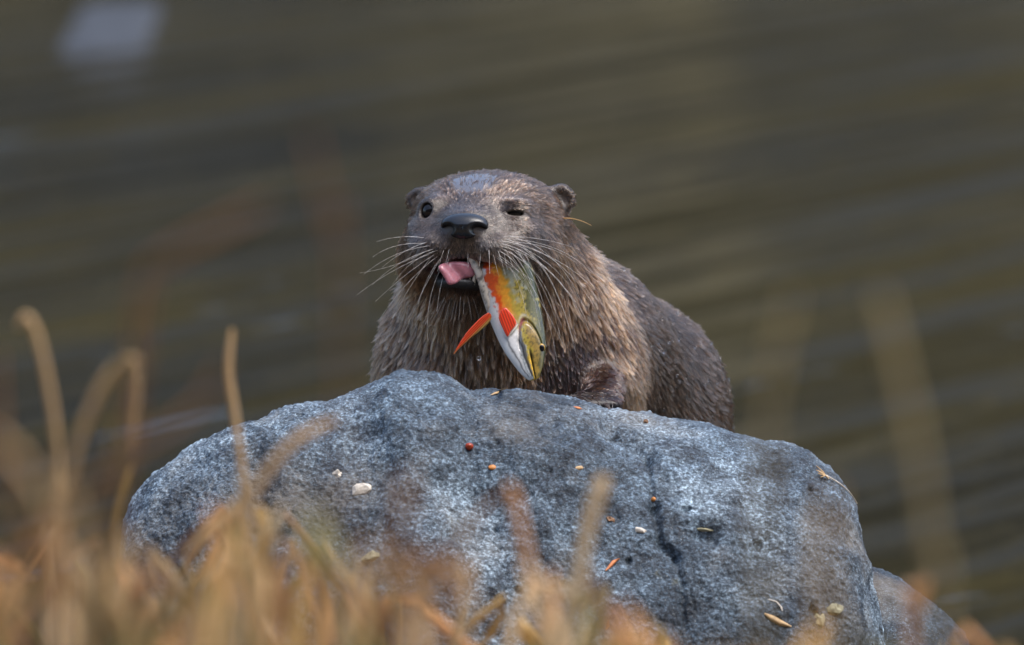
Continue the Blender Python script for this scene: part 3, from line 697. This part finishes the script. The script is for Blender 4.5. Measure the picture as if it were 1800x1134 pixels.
c = lerp(c, (0.03, 0.03, 0.012), sm(0.10, 0.26, n2)*sm(0.15, 0.35, w)*0.75)
hdm = sm(-0.005, 0.02, TT-GT)                                                        # head
c = lerp(c, (0.28, 0.18, 0.035), hdm*sm(0.2, 0.3, w)*(1-sm(0.6, 0.85, w)))
c = lerp(c, (0.12, 0.10, 0.025), hdm*sm(0.6, 0.85, w))
c = lerp(c, (0.055, 0.042, 0.014), hdm*sm(0.0, 0.25, n2+0.5*n1)*(w > 0.15)*0.75)
c = lerp(c, (0.55, 0.56, 0.54), hdm*(1-sm(-0.05, 0.12, w)))
c = lerp(c, (0.03, 0.03, 0.035), hdm*np.exp(-((W+0.05+0.10*n1)/0.07)**2)*(TT < 0.93)*0.9)         # black jaw stripes
c = lerp(c, (0.08, 0.08, 0.085), hdm*np.exp(-((W+0.60+0.12*n1)/0.06)**2)*0.85)
c = lerp(c, (0.07, 0.07, 0.075), np.exp(-((W+0.34+0.12*n2)/0.035)**2)*sm(0.68, 0.74, TT)*0.6)
c = lerp(c, (0.012, 0.012, 0.015), np.exp(-((W+0.16-0.25*(TT-0.7)+0.12*n1)/0.085)**2)*sm(0.60, 0.66, TT)*(1-sm(0.90, 0.95, TT)))
c = lerp(c, (0.04, 0.04, 0.045), np.exp(-((W+0.64-0.2*(TT-0.6)+0.10*n1)/0.06)**2)*sm(0.58, 0.64, TT)*(1-sm(0.9, 0.95, TT))*0.8)
c = lerp(c, (0.62, 0.36, 0.03), sm(0.72, 0.8, TT)*np.exp(-((W-0.10-0.35*(TT-0.78))/0.10)**2))      # yellow lips
c = lerp(c, (0.55, 0.33, 0.03), sm(0.95, 0.985, TT))
c = lerp(c, (0.035, 0.028, 0.012), np.clip(mouthline*1.2, 0, 1)*(TT < 0.965))
c = lerp(c, (0.30, 0.06, 0.11), np.exp(-((TT-GT+0.006+0.02*n1)/0.013)**2)*sm(-0.15, 0.0, W)*(1-sm(0.22, 0.36, W))*0.9)         # gill flesh
c = lerp(c, (0.6, 0.58, 0.5), np.exp(-((TT-GT+0.030)/0.009)**2)*sm(-0.1, 0.1, W)*(1-sm(0.3, 0.6, W))*0.45)
c = lerp(c, (0.35, 0.03, 0.02), (1-sm(0.13, 0.17, TT))*(W < 0.1))                                        # torn flesh in the jaws
c *= (0.95+0.5*n2[..., None]*np.clip(W+0.9, 0.15, 1)[..., None]).clip(0.5, 1.3)
trout = thing('trout', P(925, 620, YF), 'brook trout with orange flank hanging head down from the otter\'s mouth', 'trout')
M_FISH = vcol_mat('trout_skin', 0.30, 1400, 0.35, 0.0003); M_FISH.node_tree.nodes['Principled BSDF'].inputs['Coat Weight'].default_value = 0.3
ff = grid_faces(nt_, na_, False, True).tolist(); ff.append(list(range(na_))); ff.append([(nt_-1)*na_+i for i in range(na_)][::-1])
mesh_obj('body', FV, ff, M_FISH, trout, cols=c.reshape(-1, 3))
FB = BVHTree.FromPolygons(FV.tolist(), ff)
def on_fish(u, v, fb=YF-0.012):
    h = FB.ray_cast(Vector(CAM), ray(u, v)); return np.array(h[0]) if h[0] else P(u, v, fb)
M_FIN = vcol_mat('trout_fin', 0.3, 900, 0.5, 0.0004, Subsurface_Weight=0.1)
def fincol(u, v):
    k = np.clip(((u-797)*0.70+(v-622)*0.71+2)/4, 0, 1); return (np.array([0.60, 0.050, 0.012])*(1-k)+np.array([0.40, 0.22, 0.05])*k)*(0.75+0.4*math.sin(((u-797)*0.70+(v-622)*0.71)*1.9+0.06*(u-797)))
slab([(797, 623), (806, 606), (820, 585), (838, 565), (857, 550), (864, 556), (860, 567), (846, 580), (826, 596), (808, 612)],
     lambda u, v: YF-0.019-0.0001*(860-u), 0.0016, 'pectoral_fin', M_FIN, trout, cols=fincol)
yfin = float(on_fish(888, 562)[1])
slab([(888, 541), (896, 548), (906, 562), (906, 572), (898, 582), (892, 592), (884, 578), (877, 560), (880, 547)],
     lambda u, v: yfin-0.0035-0.00005*(v-541), 0.0016, 'pectoral_fin', M_FIN, trout, cols=lambda u, v: np.array([0.70, 0.05, 0.02])*(0.8+0.35*math.sin(u*1.3-v*0.5)))
V, F = tube([P(895, 590, yfin-0.004), P(905, 580, yfin-0.006), P(911, 569, yfin-0.004)], 0.0009, 0.0005); mesh_obj('fin_ray', V, F, M_TOOTH, trout)
pe = on_fish(953, 612); M_GOLD = simple_mat('eye_gold', (0.35, 0.2, 0.03), 0.2, 0.2, 400)
eo = blob(pe+np.array([-0.0006, 0.0014, 0]), (0.0029, 0.0026, 0.0035), 'eye', M_GOLD, trout)
pu = blob(pe+np.array([-0.0003, -0.0006, 0]), (0.0021, 0.0013, 0.0026), 'pupil', M_EYE, None); pu.parent = eo; pu.location = (0, 0, 0)
q0 = on_fish(846, 500); ys = float(q0[1])
V, F = tube([P(829, 450, ys+0.004), P(843, 478, ys-0.0045), P(852, 515, ys-0.0035), P(868, 560, ys+0.001)], 0.0036, 0.0022, 40, 12)
V = V*1.0; nn_ = fbm(V*220, 3, 66); V = V + nn_[:, None]*np.array([0.0012, 0.0005, 0.0012]); sk = np.array([0.62, 0.56, 0.46])*np.ones((len(V), 1)); sk = sk*(1-0.75*sm(0.12, 0.35, fbm(V*300, 2, 70)))[:, None]
tag(mesh_obj('torn_skin', V, F, vcol_mat('torn_belly_skin', 0.3, 800, 0.4, 0.0005), trout, cols=sk), 'torn pale belly skin flecked with grey')
drop = blob(P(842, 628, YF-0.03), (0.0017, 0.0017, 0.0024), 'water_drop', M_BEAD, None, fn=lambda v: v*np.where(v[:, 2:3] > 0, 1-0.45*np.clip(v[:, 2:3], 0, 1), 1))
tag(drop, "clear water drop falling beneath the otter's chin", 'water drop')

# ------------------------------------------------------------------ bits lying on the boulder
def on_rock(u, v):
    h = ROCK_BVH.ray_cast(Vector(CAM), ray(u, v)); return (np.array(h[0]), np.array(h[1])) if h[0] else (P(u, v, -0.2), np.array([0, -0.7, 0.7]))
def lumpy(name, u, v, rx, ry, rz, rotz, mat, label, cat, seed=0, sink=0.45, group=None, amp=0.35):
    p, n = on_rock(u, v); n = n if n@(CAM-p) > 0 else -n
    bm = bmesh.new(); bmesh.ops.create_icosphere(bm, subdivisions=2 if amp > 0.3 else 3, radius=1)
    vv = np.array([x.co[:] for x in bm.verts]); f = [[y.index for y in x.verts] for x in bm.faces]; bm.free()
    vv *= (1+1.5*amp*fbm(vv*1.1+seed*3.1, 2, seed))[:, None]; vv *= 0.00085*np.array([rx, ry, rz])
    zx = Vector(n); xa = Vector((1, 0, 0)); xa = (xa-zx*xa.dot(zx)).normalized(); ya = zx.cross(xa)
    cr, sr = math.cos(rotz), math.sin(rotz); X = np.array(xa)*cr+np.array(ya)*sr; Y = -np.array(xa)*sr+np.array(ya)*cr
    w_ = vv[:, :1]*X+vv[:, 1:2]*Y+vv[:, 2:3]*n; return tag(mesh_obj(name, w_+p+n*rz*0.001*(1-sink*2)*0.5, f, mat, smooth=amp < 0.3), label, cat, group)
M_WHITE = simple_mat('pale_quartz', (0.50, 0.45, 0.38), 0.7, 0.4, 260, 0.8); M_BERRY = simple_mat('berry_skin', (0.30, 0.035, 0.008), 0.2, 0.4, 300)
M_ORANGE = simple_mat('orange_seed', (0.45, 0.17, 0.03), 0.5, 0.2, 300); M_SEED = simple_mat('tan_husk', (0.38, 0.25, 0.12), 0.6, 0.3, 400); M_LICH = simple_mat('lichen_crust', (0.22, 0.205, 0.13), 0.8, 0.35, 300, 0.6)
M_TWIG = simple_mat('brown_bark', (0.16, 0.08, 0.035), 0.7, 0.35, 300)
lumpy('pebble', 636, 862, 9.5, 6.5, 5, 0.2, M_WHITE, 'rounded white pebble lodged in a hollow of the boulder', 'pebble', 1)
lumpy('pebble', 592, 834, 4.5, 4, 2.5, 0.7, M_WHITE, 'tiny angular white chip above the rounded white pebble', 'pebble', 2, amp=0.7)
lumpy('shell_chip', 1124, 932, 7.5, 2.6, 2.2, -0.25, M_WHITE, 'elongated white chip beside the crack in the boulder', 'chip', 3)
lumpy('berry', 825, 786, 3.6, 3.4, 3.4, 0, M_BERRY, 'shiny dark red berry on the boulder', 'berry', 4, 0.15, amp=0.12)
lumpy('seed', 865, 822, 3.4, 2.6, 1.6, 0.2, M_ORANGE, 'flat bright orange seed below the red berry', 'seed', 5, 0.3, amp=0.2)
lumpy('seed', 1018, 823, 4.2, 2.0, 1.6, 0.35, M_SEED, 'slim tan seed husk in the middle of the boulder', 'seed', 6, 0.3, amp=0.2)
lumpy('seed', 1149, 878, 2.4, 2.2, 1.8, 0, M_ORANGE, 'small amber seed stuck in the crack of the boulder', 'seed', 7, 0.3, amp=0.2)
lumpy('bark_chip', 1135, 741, 2.6, 2.2, 1.4, 0.2, M_TWIG, 'tiny reddish bark chip on the crest above the crack', 'chip', 8, amp=0.6)
lumpy('bark_chip', 1074, 914, 4.0, 3.6, 2.2, 0.8, M_TWIG, 'ragged brown bark chip beside the elongated white chip', 'chip', 9, amp=0.8)
lumpy('pebble', 1467, 1070, 8, 6, 4, 0.2, M_LICH, 'knobbly yellowish pebble low on the boulder', 'pebble', 10, amp=0.7)
lumpy('pebble', 1440, 1088, 4.5, 6.5, 3, 0.2, M_LICH, 'narrow yellowish pebble below the knobbly one', 'pebble', 11, amp=0.7)
lumpy('pebble', 650, 980, 8, 7, 4, 0.4, M_LICH, 'dull cream pebble low down behind the dry grass', 'pebble', 12, amp=0.5)
lumpy('pebble', 1240, 931, 6.5, 1.8, 1.5, -0.15, M_LICH, 'thin yellow flake on the rim of the round pit', 'flake', 13, amp=0.5)
def strip(name, pix, width, mat, label, cat, rise=0.0012):
    ps = []
    for (u, v) in pix:
        p, n = on_rock(u, v); n = n if n@(CAM-p) > 0 else -n; ps.append((p+n*rise, n))
    V = []; n_ = len(ps)
    for i, (p, n) in enumerate(ps):
        t = ps[min(i+1, n_-1)][0]-ps[max(i-1, 0)][0]; t /= np.linalg.norm(t); s = np.cross(t, n); s /= np.linalg.norm(s)
        w_ = width*math.sin(math.pi*(0.08+0.84*i/(n_-1)))
        for k, (a, h) in enumerate([(-1, 0), (0, 0.35), (1, 0), (0, -0.35)]): V.append(p+s*w_*a+n*w_*h)
    F = grid_faces(n_, 4, False, True).tolist(); F += [[3, 2, 1, 0], [(n_-1)*4+i for i in range(4)]]
    return tag(mesh_obj(name, V, F, mat), label, cat)
M_LEAF = simple_mat('orange_leaf', (0.45, 0.15, 0.045), 0.6, 0.3, 300)
strip('dry_leaf', [(862, 697), (872, 693), (882, 688), (888, 684)], 0.0022, M_SEED, 'small tan leaf scrap near the crest under the trout', 'leaf')
strip('pine_needle', [(1065, 1003), (1072, 994), (1080, 988), (1089, 983)], 0.0017, M_LEAF, 'curved orange needle below the white chip', 'needle')
strip('pine_needle', [(1064, 1108), (1067, 1100), (1069, 1090)], 0.0015, M_LEAF, 'short straight orange-red needle low on the boulder', 'needle')
strip('dry_leaf', [(1345, 1080), (1358, 1088), (1372, 1096), (1390, 1102)], 0.0028, M_SEED, 'curled pinkish tan leaf near the knobbly yellow pebble', 'leaf')
strip('straw', [(1352, 1055), (1364, 1060), (1371, 1067), (1376, 1075)], 0.0014, M_WHITE, 'pale curved straw above the curled leaf', 'straw')
strip('dry_leaf', [(1008, 717), (1016, 719), (1023, 722)], 0.0016, M_LEAF, 'tiny rust leaf scrap on the crest by the paw', 'leaf')
# dry flower head with its stalk
fl = thing('dry_flower', on_rock(1470, 856)[0], "dry seed head on a thin pale stalk lying on the boulder's shoulder", 'seed head')
def onr(u, v, r=0.002): p, n = on_rock(u, v); n = n if n@(CAM-p) > 0 else -n; return p+n*r
V, F = tube([onr(1444, 836), onr(1466, 848, 0.004), onr(1484, 862, 0.004), onr(1502, 886, 0.002)], 0.0007, 0.0005); mesh_obj('stalk', V, F, M_WHITE, fl)
for k in range(6):
    a = math.radians(150+k*26); V, F = tube([onr(1446, 837), onr(1446+8*math.cos(a), 837-8*math.sin(a)*0.9, 0.005), onr(1446+15*math.cos(a), 833-12*math.sin(a), 0.005)], 0.0009, 0.0003, 6); mesh_obj('bract', V, F, M_SEED, fl)

# ------------------------------------------------------------------ grass between the camera and the boulder
GC = {'tan': (0.60, 0.42, 0.22), 'orange': (0.60, 0.33, 0.135), 'pale': (0.68, 0.53, 0.33), 'olive': (0.22, 0.19, 0.06), 'faded': (0.36, 0.29, 0.15), 'brown': (0.28, 0.15, 0.07), 'green': (0.10, 0.14, 0.05), 'gold': (0.60, 0.40, 0.14)}
def blade_geo(q, w0, w1, col, face=0.0):
    """curved leaf blade with a folded midrib and real thickness; q = spine points"""
    n = len(q); d = np.gradient(q, axis=0); d /= np.maximum(np.linalg.norm(d, axis=1, keepdims=True), 1e-9)
    s = np.cross(d, [math.sin(face), -math.cos(face), 0.0]); s /= np.maximum(np.linalg.norm(s, axis=1, keepdims=True), 1e-9); n_ = np.cross(s, d)
    t = np.linspace(0, 1, n)[:, None]; w_ = (w0+(w1-w0)*t)*np.sqrt(np.clip((1.03-t)*6, 0, 1))
    V = np.stack([q-s*w_, q+n_*w_*0.45, q+s*w_, q+n_*w_*0.25], 1).reshape(-1, 3)
    F = grid_faces(n, 4, False, True)
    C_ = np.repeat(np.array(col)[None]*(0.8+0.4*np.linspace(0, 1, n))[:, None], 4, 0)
    return V, F, C_
def crv(p, n=20):
    p = np.array(p, float); x = np.linspace(0, len(p)-1, n); i = np.clip(np.floor(x).astype(int), 0, len(p)-2); f = (x-i)[:, None]
    g = lambda k: p[np.clip(i+k, 0, len(p)-1)]
    return 0.5*(2*g(0)+(-g(-1)+g(1))*f+(2*g(-1)-5*g(0)+4*g(1)-g(2))*f**2+(-g(-1)+3*g(0)-3*g(1)+g(2))*f**3)
def stalk(pix, Y, w0, w1, col, label, group=None, name='grass_blade'):
    """root on the bank, then through the points given from low to high"""
    Y = max(Y*2.05, -4.3); w0 *= 0.46; w1 *= 0.46
    pts_ = [P(u, v, Y) for u, v in pix]; base = pts_[0].copy(); base[2] = float(bank_z(np.array([[base[0]]]), np.array([[Y]]))[0, 0])-0.01
    base[0] += (pts_[0][0]-pts_[1][0])*0.8
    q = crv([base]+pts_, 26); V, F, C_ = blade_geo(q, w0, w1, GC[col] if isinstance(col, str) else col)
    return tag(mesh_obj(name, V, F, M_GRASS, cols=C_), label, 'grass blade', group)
G1 = 'tall dry grass blades beside the boulder'; G2 = 'dry grass blades in front of the boulder'; G3 = 'faint blurred blades before the water'
stalk([(104, 1000), (104, 880), (98, 760), (80, 650), (62, 580), (45, 556), (32, 575)], -1.15, 0.0055, 0.0045, 'tan', "hooked tan grass blade, tallest of the clump beside the boulder", G1)
stalk([(100, 1000), (118, 860), (150, 740), (190, 660), (228, 632), (246, 650), (240, 740), (236, 800)], -1.3, 0.005, 0.005, 'tan', 'tan blade bent over into a drooping arch beside the hooked blade', G1)
stalk([(175, 1080), (195, 930), (225, 800), (238, 700), (236, 560), (262, 470)], -1.8, 0.004, 0.0035, 'brown', 'thin brown stem rising straight to the slanting brown plume', G1)
stalk([(205, 900), (232, 700), (255, 500), (282, 458), (350, 420), (420, 385), (466, 362)], -2.2, 0.0026, 0.0042, 'brown', 'brown grass plume slanting over the water', G1)
stalk([(435, 1080), (432, 960), (428, 850), (414, 740), (402, 650), (408, 578)], -0.85, 0.0045, 0.0055, 'tan', "upright tan blade crossing the boulder's edge next to the hooked blade", G1)
stalk([(160, 1080), (185, 960), (205, 850), (190, 720), (225, 600), (238, 560)], -1.5, 0.004, 0.003, 'olive', 'olive green blade behind the drooping arch', G1)
stalk([(60, 1120), (110, 900), (190, 830), (270, 770), (345, 715), (390, 640)], -1.9, 0.004, 0.004, 'brown', "brown blade leaning from the hooked clump toward the boulder", G1)
stalk([(84, 1134), (86, 1040), (82, 960), (86, 925)], -0.9, 0.006, 0.006, 'pale', 'short pale stub below the hooked tan blade', G1)
stalk([(140, 1060), (90, 900), (40, 820), (-20, 760)], -2.2, 0.005, 0.004, 'tan', 'tan blade leaning out toward the water, away from the boulder', G1)
stalk([(205, 1100), (200, 1000), (212, 900), (235, 820)], -1.1, 0.004, 0.003, 'gold', "golden blade against the boulder's foot beside the hooked clump", G1)
stalk([(30, 1100), (20, 900), (5, 740), (0, 620)], -1.6, 0.004, 0.003, 'brown', 'dark brown blade behind the hooked tan blade', G1)
stalk([(395, 1100), (410, 1000), (430, 900), (470, 830), (520, 775), (590, 738)], -1.2, 0.006, 0.007, 'tan', 'broad tan blade leaning across the boulder above the white pebble', G2)
stalk([(440, 1120), (450, 1000), (460, 930), (455, 890)], -1.0, 0.009, 0.008, 'gold', 'thick gold blade tip in front of the boulder', G2)
stalk([(1000, 1134), (1012, 1040), (1030, 940), (1050, 870), (1064, 838)], -1.25, 0.009, 0.010, 'pale', 'broad pale blade standing before the middle of the boulder', G2)
stalk([(950, 1134), (935, 1020), (920, 950), (905, 880), (892, 850)], -1.35, 0.007, 0.006, 'orange', 'orange blade beside the broad pale blade', G2)
stalk([(740, 1100), (770, 1010), (800, 960), (840, 905), (880, 866)], -1.3, 0.005, 0.004, 'brown', 'brown blade slanting up to meet the orange blade tip', G2)
stalk([(690, 1120), (700, 1000), (705, 900), (715, 835)], -1.9, 0.006, 0.009, 'brown', 'dark brown seed plume before the boulder', G2)
stalk([(1655, 1134), (1640, 1000), (1622, 850), (1592, 700), (1565, 590), (1546, 512)], -2.6, 0.0062, 0.0055, 'faded', 'tall tan blade before the open water', G3)
stalk([(1335, 1134), (1340, 900), (1348, 740), (1368, 610), (1392, 515)], -2.6, 0.005, 0.005, 'faded', 'faint leaning blade beside the otter\'s rump', G3)
stalk([(1600, 1134), (1605, 1090), (1620, 1040), (1625, 1020)], -1.5, 0.006, 0.005, 'orange', 'orange blade tip before the low dark stone', G3)
stalk([(600, 560), (585, 420), (560, 300), (545, 230)], -4.2, 0.0025, 0.002, 'brown', "very faint brown stem before the water beyond the otter's whiskers", G3)
stalk([(1445, 1134), (1448, 1000), (1455, 900), (1465, 860)], -2.6, 0.004, 0.004, 'gold', 'thin gold blade before the dry seed head', G3)
# the mass of dry grass along the foot of the picture
Vs, Fs, Cs, off = [], [], [], 0
rg = np.random.default_rng(3)
cols_l = [GC['orange'], GC['tan'], GC['gold'], GC['brown'], GC['pale'], GC['olive'], GC['orange'], GC['brown'], GC['pale']]
for i in range(310):
    Y = -1.3 - 2.9*rg.random(); u = rg.uniform(-250, 640) if rg.random() < 0.62 else rg.uniform(640, 2050)
    env = np.interp(u, [-250, 0, 120, 330, 430, 520, 650, 800, 950, 1050, 1200, 1350, 1550, 1700, 2050], [930, 955, 950, 975, 880, 890, 975, 1015, 980, 1005, 1120, 1125, 1110, 1120, 1100])
    v = env + rg.exponential(95)
    top = P(u, v, Y); bx = top[0]+rg.normal()*0.07; by = Y+rg.normal()*0.05
    bz = float(bank_z(np.array([[bx]]), np.array([[by]]))[0, 0])-0.01; h = top[2]-bz
    mid = np.array([bx+(top[0]-bx)*0.25, by, bz+h*0.6])
    dr = rg.random() < 0.45; e = top + np.array([rg.normal()*0.02, rg.normal()*0.02, -abs(rg.normal())*0.03 if dr else 0.0])
    q = crv([np.array([bx, by, bz]), mid, top] + ([e] if dr else []), 9)
    cc = np.array(cols_l[rg.integers(len(cols_l))])*rg.uniform(0.7, 1.4)
    if u < 420 and rg.random() < 0.14: cc = np.array(GC['green'])
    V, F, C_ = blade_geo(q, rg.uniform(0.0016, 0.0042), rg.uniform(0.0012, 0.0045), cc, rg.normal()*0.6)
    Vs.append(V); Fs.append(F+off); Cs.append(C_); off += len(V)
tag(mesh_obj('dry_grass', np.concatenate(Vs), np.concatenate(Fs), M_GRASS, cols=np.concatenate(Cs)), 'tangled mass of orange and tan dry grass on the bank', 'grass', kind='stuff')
